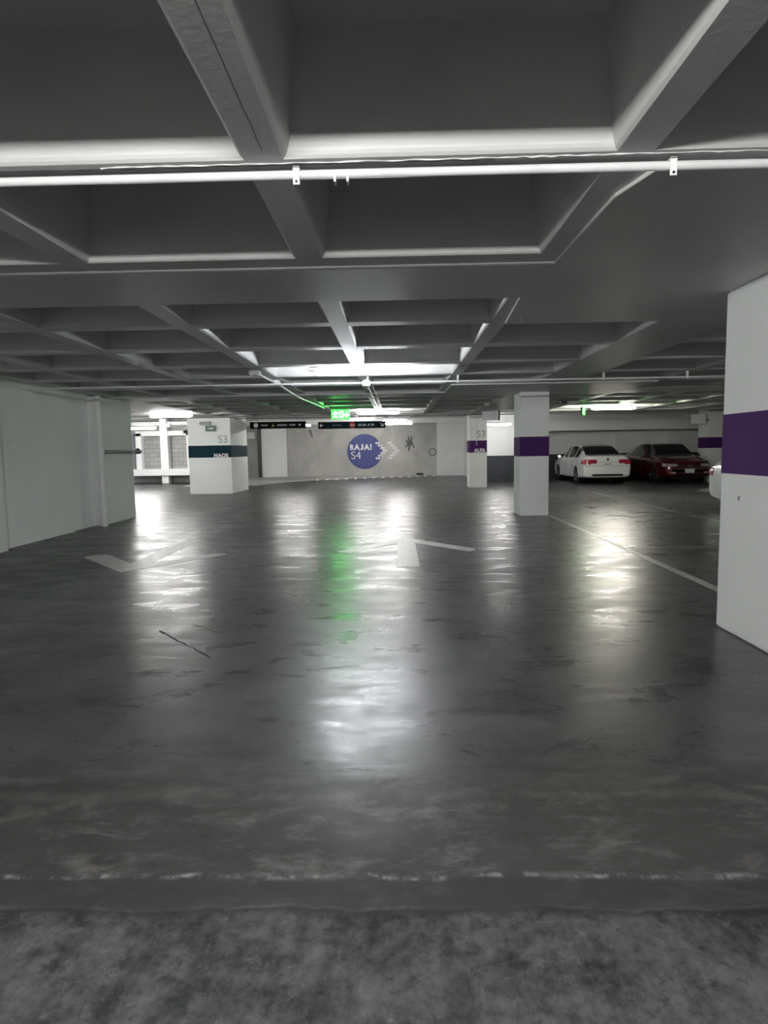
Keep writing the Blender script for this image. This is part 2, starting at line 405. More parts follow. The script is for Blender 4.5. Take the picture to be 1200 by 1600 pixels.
# ------------------------------------------------------------------ walls
def U(*boxes):
    bm = bmesh.new()
    for b in boxes: box(bm, *b)
    return bm
struct('wall_left', U((-6.15, -5.80, -7.2, 11.35, 0, 2.7), (-6.15, -5.86, 11.35, 12.2, 0, 2.7)), 'white')
struct('trim_3', B(-5.80, -5.68, 7.2, 9.14, 0, HC), 'white')
struct('wall_inner_left', B(-13.4, -6.9, 13.5, 13.8, 0, 2.7), 'white')
struct('wall_far_left', B(-13.4, -13.2, 13.8, 30.2, 0, 3.0), 'bright')
struct('wall_blockwork', B(-13.4, -8.6, 29.95, 30.2, 0, 3.0), 'blocks')
struct('wall_back_left', B(-8.75, -8.6, 29.95, 33.5, 0, 3.0), 'conc')
struct('wall_back', B(-8.75, 2.12, 33.5, 33.8, 0, 3.0), 'conc')
struct('wall_white_panel_left', B(-7.02, -5.70, 33.40, 33.5, .0, 2.72), 'bright')
struct('wall_white_panel_right', B(2.10, 3.60, 33.15, 33.5, 0, 2.72), 'bright')
struct('wall_side_right', B(3.45, 3.6, 26.8, 33.15, 0, 3.0), 'white')
struct('wall_right_front', B(3.45, 5.25, 26.6, 26.8, 0, 3.0), 'white')
struct('wall_right_return', B(5.1, 5.25, 26.8, 28.5, 0, 3.0), 'white')
struct('wall_right_back', B(5.1, 14.2, 28.5, 28.7, 0, 3.0), 'white')
struct('wall_right', B(14.0, 14.2, -7.2, 28.5, 0, 3.0), 'white')
struct('wall_rear', B(-6.15, 14.2, -7.4, -7.2, 0, 2.7), 'white')
struct('baseboard_right_front', B(3.45, 5.27, 26.57, 26.6, 0, 1.06), 'dark')
struct('baseboard_right_back', B(5.25, 14.0, 28.47, 28.5, 0, 1.06), 'dark')
struct('trim_4', B(-8.6, 3.45, 32.75, 33.15, 2.71, HC2), 'white')          # downstand beam over the back wall
struct('trim_5', B(5.25, 14.0, 27.0, 27.35, 2.05, HC2), 'white')             # deep beam over the parked cars
struct('trim_6', B(9.6, 11.0, 28.42, 28.5, 1.06, 1.84), 'bright')            # pale patch on the wall
struct('trim_7', B(11.9, 13.4, 28.42, 28.5, 1.06, 2.0), 'bright')
# raised kerb strip in front of the back wall
struct('trim_8', prism([(-7.2, 25.6), (-5.7, 26.2), (-5.05, 28.4), (-3.75, 29.95), (1.9, 33.02), (2.1, 33.15), (2.1, 33.5), (-8.6, 33.5), (-8.6, 25.6)], 0, .05), 'conc')
# white concrete frame standing in front of the blockwork
struct('window_1', U((-12.0, -11.75, 29.45, 29.75, .65, 2.3), (-10.85, -10.5, 29.40, 29.75, .62, 2.95), (-9.65, -9.4, 29.45, 29.75, .65, 2.3),
                     (-12.3, -9.0, 29.2, 29.95, .36, .66), (-12.0, -9.3, 29.45, 29.75, 2.18, 2.40), (-12.3, -9.0, 29.45, 29.95, 2.66, 2.82),
                     (-10.8, -10.5, 29.3, 29.6, 0, .36)), 'bright')
# glazed door at the far left, lit from behind
dr = struct('door_1', U((-12.75, -12.7, 29.5, 29.6, .45, 2.2), (-12.48, -12.43, 29.5, 29.6, .45, 2.2), (-12.2, -12.1, 29.5, 29.6, .45, 2.2), (-12.75, -12.1, 29.5, 29.6, 2.2, 2.3), (-12.75, -12.1, 29.5, 29.6, .35, .45)), 'steel')
obj('pane', B(-12.70, -12.48, 29.53, 29.56, .45, 2.2), 'bluegl', dr); obj('pane', B(-12.43, -12.2, 29.53, 29.56, .45, 2.2), 'bluegl', dr)

# ------------------------------------------------------------------ pillars
def pillar(label, x0, x1, y0, y1, stripe, mat='purple', top=HC-.02, chamfer=.012):
    cx, cy_ = (x0+x1)/2, (y0+y1)/2
    t = thing('concrete_pillar', label, 'pillar', (cx, cy_, 0))
    hx, hy = (x1-x0)/2, (y1-y0)/2
    obj('shaft', bbox(B(-hx, hx, -hy, hy, 0, top), chamfer, 2), 'pillar', t)
    if stripe:
        e = .003
        obj('painted_band', bbox(B(-hx-e, hx+e, -hy-e, hy+e, *stripe), chamfer, 2), mat, t)
    return t
p1 = pillar('large white pillar with wide purple band at the right edge of the picture', 2.43, 3.08, 3.98, 4.85, (1.155, 1.61))
p2 = pillar('white pillar with plain purple band standing left of the white parked car', 2.49, 3.07, 12.98, 13.65, (1.19, 1.605))
p3 = pillar('slim white pillar with the word ALFA on its purple band', 2.57, 3.18, 22.6, 23.4, (1.22, 1.66), top=HC2)
text('lettering', 'ALFA', .165, 'lettering', p3, (.05, -.412, 1.30), .008)
text('level_mark', 'S3', .34, 'lettergrey', p3, (.1, -.412, 1.86), -.002)
obj('conduit', T([(-.06, -.42, 1.48), (-.06, -.42, HC2)], .012, 8), 'conduit', p3)
p4 = pillar('broad white pillar with a dark teal band reading NAOS', -6.86, -5.44, 21.1, 23.4, (1.20, 1.62), 'teal', top=HC-.002)
obj('capital', bbox(B(-.7, .7, -.05+.0, 1.14, HC-.002, HC2), .01), 'pillar', p4)
text('lettering', 'NAOS', .165, 'lettering', p4, (.37, -1.158, 1.27), .008, spacing=1.1)
text('level_mark', 'S3', .34, 'lettergrey', p4, (.45, -1.158, 1.80), -.002)
p5 = pillar('white pillar with a purple band at the far right behind the red car', 11.52, 12.3, 24.0, 24.8, (1.24, 1.66), top=HC2)
p6 = pillar('blank pale pillar at the end of the left wall', -7.0, -5.69, 12.2, 13.78, None)

# small green exit plate and grey box on the NAOS pillar
t = thing('exit_plate', 'small dark green arrow plate high on the NAOS pillar', 'sign', (-6.08, 21.09, 2.07))
obj('panel', bbox(B(-.175, .175, -.03, 0, 0, .19), .006), 'greendark', t)
obj('arrow', prism([(-.09, .08), (.03, .08), (.03, .05), (.09, .095), (.03, .14), (.03, .11), (-.09, .11)], -.036, -.03, 'XZ'), 'lettering', t)
t = tag(obj('junction_box', bbox(B(-.18, .18, -.10, 0, 0, .11), .01), 'lettergrey', loc=(-6.25, 21.09, 2.28)), 'flat grey box fixed above the small green plate on the teal-banded pillar', 'box')

# ------------------------------------------------------------------ fluorescent lamps
def lamp(label, x, y, z, L=1.25, m='tube', ghost_shift=.16, ceil=HC, rz=0, r_=.034, cable=False):
    t = thing('fluorescent_lamp', label, 'lamp', (x, y, z), rz, 'tube lamps under the slab')
    h = L/2
    obj('housing', bbox(B(-h+.04, h-.04, -.035, .035, .04, .085), .008), 'fixture', t)
    b = bmesh.new(); tube(b, [(-h+.03, 0, 0), (-h+.05, 0, 0), (-h+.10, 0, 0), (h-.10, 0, 0), (h-.05, 0, 0), (h-.03, 0, 0)], [r_*.3, r_*.75, r_, r_, r_*.75, r_*.3], 16)
    obj('tube', b, m, t, smooth=True)
    for s_ in (-1, 1):
        obj('lamp_holder', bbox(B(s_*(h-.015)-.015, s_*(h-.015)+.015, -.02, .02, -.025, .06), .004), 'fixture', t)
        obj('hanger', T([(s_*h*.6, 0, .08), (s_*h*.6, 0, ceil-z-.01)], .004, 6), 'steel', t)
    if ghost_shift:
        obj('ghost_bar', bbox(B(-h*.75+ghost_shift, h+ghost_shift, .045, .07, .115, .14), .004), 'fixture', t)  # added bar imitating the lens ghost line of the tube, no fixture part
    if cable:
        pts = [(-h+.02, 0, .03), (-h-.05, 0, .03), (-h-.09, 0, .055), (-h-.06, 0, .085), (-h+.1, 0, .088), (0, 0, .095)]
        obj('cable', T(pts, .006, 6), 'black', t)
    return t
lamp('bright tube lamp hanging below the lit coffer, nearest of the central lamps', -.47, 8.8, 2.425, ghost_shift=0, cable=True, m='tubecool', ceil=2.94)
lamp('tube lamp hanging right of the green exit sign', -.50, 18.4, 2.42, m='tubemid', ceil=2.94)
lamp('small far lamp, lower of the pair over the round blue wall sign', .12, 26.2, 2.42, L=1.15, ceil=HC2, m='tubefar', ghost_shift=.12)
lamp('small far lamp, upper of the pair over the round blue wall sign', -.05, 24.8, 2.50, L=1.0, ceil=HC2, m='tubefar', ghost_shift=.12)
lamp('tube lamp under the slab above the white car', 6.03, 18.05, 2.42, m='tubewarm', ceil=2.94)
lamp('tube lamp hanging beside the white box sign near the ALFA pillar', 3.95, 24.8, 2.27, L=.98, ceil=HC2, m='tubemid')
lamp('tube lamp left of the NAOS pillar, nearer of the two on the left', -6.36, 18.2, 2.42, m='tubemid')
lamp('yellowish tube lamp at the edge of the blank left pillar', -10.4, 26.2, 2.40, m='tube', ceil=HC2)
lamp('thin strip of lamp light seen over the dark teal hanging sign', -1.6, 30.9, 2.84, m='tubefar', ceil=HC2+.43, ghost_shift=0)
lamp('tube lamp mostly hidden behind the black hanging sign', -3.95, 24.8, 2.36, L=1.4, m='tubefar', ceil=HC2, ghost_shift=0)
lamp('tube lamp overhead, behind the edge of the picture', -.48, -.85, 2.42, ghost_shift=0, r_=.045, m='tubenear')
lamp('added tube lamp outside the frame to the right', 6.8, 3.0, 2.42, ghost_shift=0, r_=.02)  # extra lamp added for its light, no such fixture in view
lamp('added tube lamp at the far left, hidden behind the blank pillar', -10.6, 18.6, 2.42)  # unseen extra lamp, added to light the left bay

# ------------------------------------------------------------------ conduits
def clip(parent, x, y, z):
    obj('clip', U((x-.012, x+.012, y-.02, y+.02, z-.022, z+.09)), 'conduit', parent)
c1 = thing('steel_conduit', 'long bright pipe running across the ceiling nearest the camera', 'pipe', (0, 2.63, 2.462))
obj('pipe', T([(-6.0+i*1.0, 0, 0) for i in range(13)], .017, 14), 'conduit', c1, smooth=True)
for x in (-.375, 1.085, -3.3, 3.9):
    k = obj('pipe_strap', U((x-.013, x+.013, -.024, -.019, -.045, .024), (x-.013, x+.013, -.024, .024, .018, .022)), 'fixture', c1)
    obj('screw', lathe([(-.028, .0001), (-.028, .005), (-.022, .005)], 10), 'black', k, loc=(x, 0, -.034))
for x in (-.225, -.175): obj('tab', B(x-.004, x+.004, -.02, .02, -.036, .0), 'fixture', c1)
c2 = thing('steel_conduit', 'thin pipe crossing the ceiling just beyond the big central lamp', 'pipe', (0, 9.89, 2.40))
obj('pipe', T([(-5.6, 0, 0), (-3, 0, 0), (0, 0, 0), (3, 0, 0), (8, 0, 0)], .014, 10), 'conduit', c2, smooth=True)
for x in (-.42, .95, 3.15, 4.4): clip(c2, x, 0, .0)
obj('conduit_box', bbox(B(-.5, -.38, -.06, .06, -.05, .03), .01), 'conduit', c2)
c3 = thing('steel_conduit', 'bent pipe on the ceiling rib leading to the green exit sign', 'pipe', (-1.9, 8.9, 2.455))
pts = [(0, 0, 0), (.0, .6, 0), (.04, 1.2, -.01), (.02, 3.2, -.03), (-.02, 4.4, -.01), (.05, 6.0, 0), (.08, 7.5, 0)]
obj('pipe', T(pts, .016, 10), 'conduit', c3, smooth=True)
obj('conduit_box', bbox(B(-.09, .05, -.1, .06, -.04, .03), .01), 'conduit', c3); obj('conduit_box', bbox(B(-.02, .1, 1.12, 1.28, -.06, .03), .01), 'conduit', c3)
c4 = thing('steel_conduit', 'straight pipe along the central rib from the big lamp towards the back', 'pipe', (-.46, 10.0, 2.45))
obj('pipe', T([(0, 0, 0), (0, 3, 0), (.0, 7.2, 0)], .014, 10), 'conduit', c4, smooth=True)
obj('pipe', T([(.07, .6, .01), (.09, 3, .01), (.09, 7.2, .01)], .011, 8), 'conduit', c4, smooth=True)
for y in (1.2, 3.4, 5.6): obj('clip', U((-.02, .02, y-.012, y+.012, -.022, .045)), 'conduit', c4)
c5 = thing('steel_conduit', 'pipe hung along the slab step behind the exit sign', 'pipe', (0, 20.8, 2.45))
obj('pipe', T([(-5.2, 0, 0), (0, 0, 0), (8, 0, 0)], .016, 8), 'steel', c5, smooth=True)
# left wall pipe with a side branch and valve
dp = thing('drain_pipe', 'white vertical pipe in the corner of the left wall', 'pipe', (-5.62, 12.12, 0))
obj('pipe', T([(0, 0, 0), (0, 0, 2.48)], .055, 16), 'white', dp, smooth=True)
obj('collar', T([(0, 0, .30), (0, 0, .38)], .068, 16), 'white', dp, smooth=True)
obj('collar', T([(0, 0, 1.38), (0, 0, 1.46)], .068, 16), 'white', dp, smooth=True)
vp = thing('valve_pipe', 'grey horizontal pipe with a valve across the blank left pillar', 'pipe', (-5.60, 12.22, 1.43))
obj('pipe', T([(0, 0, 0), (0, 1.5, 0), (.0, 1.75, 0)], .028, 12), 'steel', vp, smooth=True)
obj('valve_body', T([(0, 1.52, 0), (0, 1.58, 0), (0, 1.68, 0), (0, 1.74, 0)], [.035, .06, .06, .035], 12), 'steel', vp, smooth=True)
obj('handle', T([(0, 1.45, -.08), (0, 1.5, -.02), (.0, 1.62, .07)], .014, 8), 'steel', vp)
# torn plaster ridge beside the nearest pipe
rp = jag((-1.15, 2.615), (1.9, 2.60), 90, .005)
b = bmesh.new(); tube(b, [(x, y, 2.5) for x, y in rp], [random.uniform(.0015, .005) for _ in rp], 5)
tg = obj('plaster_ridge', b, 'plaster', ce)
b = bmesh.new(); tube(b, [(x, y+.018, 2.5) for x, y in jag((-2.4, 2.61), (.4, 2.61), 60, .003)], [random.uniform(.001, .003) for _ in range(61)], 5)
obj('plaster_crack', b, 'crack', ce)
b = bmesh.new(); tube(b, [(-.485+random.uniform(-.0015, .0015), y*.1, 2.5) for y in range(8, 26)], .0011, 5); obj('plaster_crack', b, 'crack', ce)

# ------------------------------------------------------------------ hanging signs
def hanging(label, x0, x1, y, z0, z1, m, ceil):
    t = thing('hanging_sign', label, 'sign', ((x0+x1)/2, y, z0)); hx = (x1-x0)/2
    obj('panel', bbox(B(-hx, hx, -.04, .04, 0, z1-z0), .006), m, t)
    for s_ in (-.7, .7): obj('rod', T([(hx*s_, 0, z1-z0), (hx*s_, 0, ceil-z0)], .006, 6), 'steel', t)
    return t
def marks(t, x0, x1, z, h, n, m='lettering', y=-.043):
    """a row of small letter-like strokes, too small to read"""
    b = bmesh.new(); w_ = (x1-x0)/n
    for i in range(n):
        a = x0+w_*i; hh = h*random.choice((1, 1, .85))
        box(b, a+w_*.1, a+w_*.32, y-.002, y, z-hh/2, z+hh/2)
        box(b, a+w_*.32, a+w_*.8, y-.002, y, z+random.choice((-.4, 0, .3))*h-h*.09, z+random.choice((-.4, 0, .3))*h*0+h*.09)
        if i % 2: box(b, a+w_*.62, a+w_*.82, y-.002, y, z-hh/2, z+hh/2)
    obj('lettering', b, m, t)
s1 = hanging('long black hanging direction sign with a pale disc at its left end', -5.33, -3.28, 23.5, 2.21, 2.46, 'signblack', HC2)
zc = .125
obj('disc', prism(circ(-.80, zc, .085, 24), -.048, -.04, 'XZ'), 'signwhite', s1)
marks(s1, -.62, -.36, zc, .06, 6); marks(s1, -.02, .34, zc, .07, 8); marks(s1, .42, .66, zc, .07, 5)
obj('triangle', prism([(-.24, zc-.055), (-.10, zc-.055), (-.17, zc+.06)], -.045, -.04, 'XZ'), 'amber', s1)
obj('star', prism([(.80+.055*(1 if i % 2 == 0 else .45)*math.sin(i*math.pi/4), zc+.055*(1 if i % 2 == 0 else .45)*math.cos(i*math.pi/4)) for i in range(8)], -.045, -.04, 'XZ'), 'lettering', s1)
s2 = hanging('dark teal hanging sign with a red disc and white arrows above the blue wall circle', -2.83, -.38, 23.5, 2.17, 2.42, 'signblue', HC2)
def arrow_poly(cx, cz, s_, ang):
    P = [(-1, 0), (-.1, .9), (.12, .68), (-.42, .15), (1, .15), (1, -.15), (-.42, -.15), (.12, -.68), (-.1, -.9)]
    c, s2_ = math.cos(ang), math.sin(ang)
    return [(cx+s_*(a*c-b*s2_), cz+s_*(a*s2_+b*c)) for a, b in P]
obj('end_square', B(-1.22, -.98, -.044, -.04, .012, .238), 'signblack', s2); obj('end_square', B(.98, 1.22, -.044, -.04, .012, .238), 'signblack', s2)
obj('arrow', prism(arrow_poly(-1.10, zc, .075, 0), -.05, -.044, 'XZ'), 'lettering', s2)
obj('arrow', prism(arrow_poly(1.10, zc, .085, math.radians(135)), -.05, -.044, 'XZ'), 'lettering', s2)
obj('disc', prism(circ(.02, zc, .11, 28), -.046, -.04, 'XZ'), 'red', s2); obj('bar', B(-.05, .09, -.05, -.046, zc-.015, zc+.015), 'lettering', s2)
marks(s2, -.70, -.36, zc, .05, 7, 'lettergrey'); word('lettering', 'BAJA A S4', .115, 'lettering', s2, (.24, -.043, zc), .003, depth=.003)
# lit green exit sign
ex = thing('exit_sign', 'lit green running-man exit sign hanging from the ceiling', 'sign', (-1.44, 16.8, 2.20)); ex.scale = (.9, 1, .9)
obj('housing', bbox(B(-.27, .27, -.015, .045, -.01, .27), .008), 'greendark', ex)
obj('panel', B(-.255, .255, -.03, -.015, .0, .26), 'green', ex)
g = bmesh.new()
add(g, circ(-.135, .205, .020, 12)); add(g, [(-.17, .10), (-.12, .10), (-.10, .18), (-.16, .18)]); add(g, [(-.20, .03), (-.17, .03), (-.13, .10), (-.165, .11)])
add(g, [(-.10, .03), (-.07, .03), (-.12, .11), (-.15, .10)]); add(g, [(-.22, .13), (-.16, .155), (-.16, .175), (-.22, .155)]); add(g, [(-.11, .175), (-.06, .13), (-.045, .145), (-.10, .19)])
obj('running_figure', g, 'greenbright', ex)
g = bmesh.new(); add(g, [(-.02, .03), (.09, .03), (.09, .22), (-.02, .22), (-.02, .195), (.065, .195), (.065, .055), (-.02, .055)]); add(g, [(-.02, .055), (.0, .055), (.0, .195), (-.02, .195)]); obj('door_symbol', g, 'greenbright', ex)
g = bmesh.new(); add(g, arrow_poly(.185, .12, .085, math.pi/2)); obj('arrow', g, 'greenbright', ex)
for s_ in (-.2, .2): obj('rod', T([(s_, .015, .26), (s_, .015, .825)], .008, 6), 'steel', ex)
# edge-on exit sign by the right lamp, white box sign, white box on far pillar, black ceiling box
e2 = thing('exit_sign', 'small green exit sign seen edge on beside the lamp above the white car', 'sign', (5.12, 17.8, 2.24), math.radians(68))
obj('housing', bbox(B(-.25, .25, -.02, .03, 0, .2), .006), 'greendark', e2); obj('panel', B(-.24, .24, -.03, -.02, .01, .19), 'green', e2)
obj('rod', T([(0, 0, .2), (0, 0, .69)], .008, 6), 'steel', e2)
wb = thing('box_sign', 'blank white box sign hanging at an angle near the ALFA pillar', 'sign', (2.93, 20.0, 2.22), math.radians(0))
obj('panel', prism([(-.26, -.03), (.12, -.6), (.16, -.56), (-.22, .01)], 0, .27), 'signwhite', wb)
obj('bracket', B(.13, .19, -.58, -.52, -.02, .3), 'black', wb)
obj('cable', T([(.16, -.58, .27), (.5, -.5, .20), (1.2, -.4, .22)], .006, 6), 'steel', wb)
tag(obj('box_sign', bbox(B(-.24, .24, -.06, .06, 0, .33), .01), 'signwhite', loc=(11.09, 23.9, 2.15)), 'blank white box sign beside the far right purple-banded pillar', 'sign')
obj('bracket', B(.2, .44, .10, .16, .1, .16), 'steel', COL.objects['box_sign.001'])
tag(obj('ceiling_box', bbox(B(-.075, .075, -.06, .06, 0, .07), .008), 'black', loc=(4.13, 16.0, HC-.07)), 'small black box on the ceiling right of the plain purple pillar', 'box')
# camera on the NAOS pillar and a blue-lit box
cc = thing('security_camera', 'small dome camera hanging at the left edge of the NAOS pillar', 'camera', (-6.98, 21.3, 2.02))
obj('dome', lathe([(0, .001), (.02, .06), (.06, .085), (.10, .085), (.12, .04)], 18, 'Z'), 'black', cc, smooth=True)
obj('bracket', T([(0, 0, .12), (0, 0, .2), (.12, 0, .2)], .02, 8), 'fixture', cc); obj('bracket', bbox(B(-.13, -.05, -.04, .04, -.02, .12), .01), 'fixture', cc)
bb = thing('emergency_lamp', 'small box with bluish light below the left tube lamp', 'lamp', (-7.3, 20.4, 2.2))
obj('body', bbox(B(-.16, .16, -.06, .06, 0, .12), .01), 'fixture', bb); obj('lens', bbox(B(-.13, -.02, -.075, -.06, .02, .10), .004), 'bluegl', bb); obj('lens', bbox(B(.04, .10, -.075, -.06, .02, .10), .004), 'bluegl', bb)
obj('rod', T([(0, 0, .12), (0, 0, .3)], .008, 6), 'steel', bb)
# black post by the back wall, white box above it
tag(obj('black_post', bbox(B(-.075, .075, -.05, .05, 0, 2.55), .006), 'black', loc=(-7.12, 33.33, .05)), 'tall black post left of the white panel on the back wall', 'post')
tag(obj('junction_box', bbox(B(-.2, .2, -.08, 0, 0, .33), .01), 'fixture', loc=(-7.55, 33.49, 2.06)), 'pale box on the concrete left of the tall black post', 'box')

# ------------------------------------------------------------------ blue wall circle
cs = thing('wall_mural', 'round blue painted BAJA! S4 mark with white dotted arrows on the back wall', 'sign', (-1.64, 33.49, 1.30))
obj('disc', prism(circ(0, 0, .91, 64), -.006, 0, 'XZ'), 'blue', cs)
word('lettering', 'BAJA!', .40, 'lettering', cs, (-.76, -.012, .235), .016, gap=.05)
text('lettering', 'S4', .58, 'lettering', cs, (-.74, -.012, -.21), -.006, align='LEFT', sx=1.0)
DX = .134
for c in range(2):
    b = bmesh.new()
    for k in range(7):
        o_ = k if k <= 3 else 6-k
        for q in range(2):
            add(b, circ(.62+c*.63+(o_*1.0+q)*DX*.93, (.45-k*DX*.98)*1.0-.02, .062, 12), -.014, -.006)
    obj('dotted_chevron', b, 'lettering', cs)
sc_ = obj('wall_scar', prism([(-.13, .36), (-.07, .16), (-.2, .20), (-.24, .12), (-.12, .04), (-.26, -.12), (-.2, -.18), (-.08, -.06), (-.10, -.36), (-.03, -.40), (.02, -.12), (.10, -.02), (.2, -.24), (.25, -.18), (.14, .08), (.10, .16), (.13, .40), (.07, .42), (.03, .22), (-.02, .24), (-.05, .40)], -.012, 0, 'XZ'), 'scar', loc=(.72, 33.49, 1.66)); tag(sc_, 'dark star-shaped scar in the concrete right of the dotted arrows', 'stain')
dc = obj('wall_patch', lathe([(-.03, .001), (-.03, .14), (0, .16)], 24), 'conc', loc=(1.90, 33.49, 1.22), smooth=True); tag(dc, 'round pale plug in the wall beside the right white panel', 'plug')
obj('rim', lathe([(-.008, .165), (-.008, .195), (0, .20)], 24), 'scar', dc)
sl = obj('wall_scar', prism([(-.10, .22), (.03, .20), (.14, -.20), (.06, -.16)], -.012, 0, 'XZ'), 'scar', loc=(-4.45, 33.49, 2.25)); tag(sl, 'dark slanted scar high on the back wall under the gap between the hanging signs', 'stain')
# white studs on the kerb, a black scrap
st0 = None
for i in range(14):
    px = -3.70 + (1.92+3.70)*i/13; py = 29.95 + (33.02-29.95)*i/13 - .12
    if st0 is None:
        st0 = obj('road_stud', lathe([(0, .085), (.03, .08), (.055, .05), (.065, .001)], 16, 'Z'), 'lettering', smooth=True); o = st0
    else:
        o = st0.copy(); COL.objects.link(o)
    o.location = (px, py, 0.0 if True else 0); tag(o, 'white domed stud in the row along the foot of the back wall', 'stud', 'white studs along the kerb')
tag(obj('black_scrap', bbox(B(-.2, .2, -.1, .1, 0, .10), .03), 'black', loc=(1.2, 33.2, .05)), 'black scrap lying on the kerb near the right end of the stud row', 'scrap')

# ------------------------------------------------------------------ road markings
def marking(label, poly, m='roadpaint', cat='road marking', name='road_marking'):
    return tag(obj(name, prism(poly, .0, .003), m), label, cat)
marking('white arrow painted on the floor in the centre, pointing away', [(.13, 9.95), (1.0, 8.86), (1.07, 8.74), (1.05, 8.62), (.95, 8.55), (.26, 9.38), (.26, 7.46), (0, 7.46), (0, 9.38), (-.64, 8.52), (-.76, 8.55), (-.82, 8.68)], name='painted_arrow')
marking('worn white arrow painted on the floor at the left, pointing to the camera', [(-3.24, 7.32), (-4.16, 8.36), (-4.25, 8.52), (-4.05, 8.66), (-3.92, 8.58), (-3.37, 7.9), (-3.37, 10.0), (-3.11, 10.1), (-3.11, 7.9), (-2.50, 8.62), (-2.36, 8.64), (-2.32, 8.50)], name='painted_arrow')
marking('long white line on the floor from the plain purple pillar towards the camera', [(3.0, 4.86), (3.10, 4.86), (3.13, 12.97), (3.04, 12.97)], 'roadpaint', name='painted_line')
marking('faint white line on the floor in front of the parked cars', [(5.70, 10.0), (5.79, 10.0), (5.92, 19.5), (5.84, 19.5)], 'paleline', name='painted_line')
marking('thin white cross line on the floor left of the nearest pillar', [(3.12, 8.62), (5.7, 8.66), (5.7, 8.74), (3.12, 8.70)], 'paleline', name='painted_line')
marking('white wedge of paint on the floor before the red car', [(9.0, 19.4), (9.15, 18.7), (9.95, 18.9), (10.2, 21.0)], 'roadpaint', name='painted_patch')

# ------------------------------------------------------------------ cars
def cr(P, t):
    n = len(P)-1; i = min(int(t), n-1); q = t-i
    a, b, c, d = P[max(i-1, 0)], P[i], P[i+1], P[min(i+2, n)]
    return tuple(.5*((2*b[k])+(-a[k]+c[k])*q+(2*a[k]-5*b[k]+4*c[k]-d[k])*q*q+(-a[k]+3*b[k]-3*c[k]+d[k])*q**3) for k in range(len(b)))
#        x     hw   zb   sh   top  hr   zr
SEDAN = [(-2.32, .70, .40, .74, .80, .50, .79), (-2.30, .80, .30, .86, .98, .60, .97), (-2.24, .845, .25, .91, 1.035, .66, 1.02), (-2.0, .87, .22, .94, 1.06, .68, 1.045),
         (-1.72, .885, .21, .96, 1.085, .66, 1.075), (-1.35, .89, .20, .96, 1.27, .61, 1.23), (-1.0, .89, .20, .955, 1.40, .57, 1.36), (-.5, .89, .19, .95, 1.455, .58, 1.41),
         (0, .89, .19, .945, 1.46, .59, 1.41), (.4, .89, .19, .94, 1.42, .59, 1.37), (.8, .89, .20, .93, 1.22, .63, 1.18), (1.15, .885, .20, .92, 1.02, .70, 1.0),
         (1.6, .875, .21, .88, .965, .70, .94), (2.0, .85, .22, .80, .88, .64, .855), (2.22, .79, .24, .70, .77, .58, .75), (2.30, .72, .28, .60, .66, .52, .65), (2.33, .62, .34, .52, .56, .44, .55)]
def section(st):
    x, hw, zb, sh, top, hr, zr = st
    C = [(0, zb), (hw*.75, zb), (hw*.94, zb+.04), (hw*.985, zb+.15), (hw, (zb+sh)/2+.04), (hw*.99, sh-.10), (hw*.95, sh-.015), (hw*.90, sh+.02), (hr+.02, zr-.02), (hr*.88, zr*.25+top*.75-.004), (0, top)]
    out = []
    for i in range(10):
        for j in range(4):
            if i == 7: a, b = C[7], C[8]; out.append((a[0]+(b[0]-a[0])*j/4, a[1]+(b[1]-a[1])*j/4, i))
            else: p = cr(C, i+j/4); out.append((p[0], p[1], i))
    out.append((0, top, 9)); return out
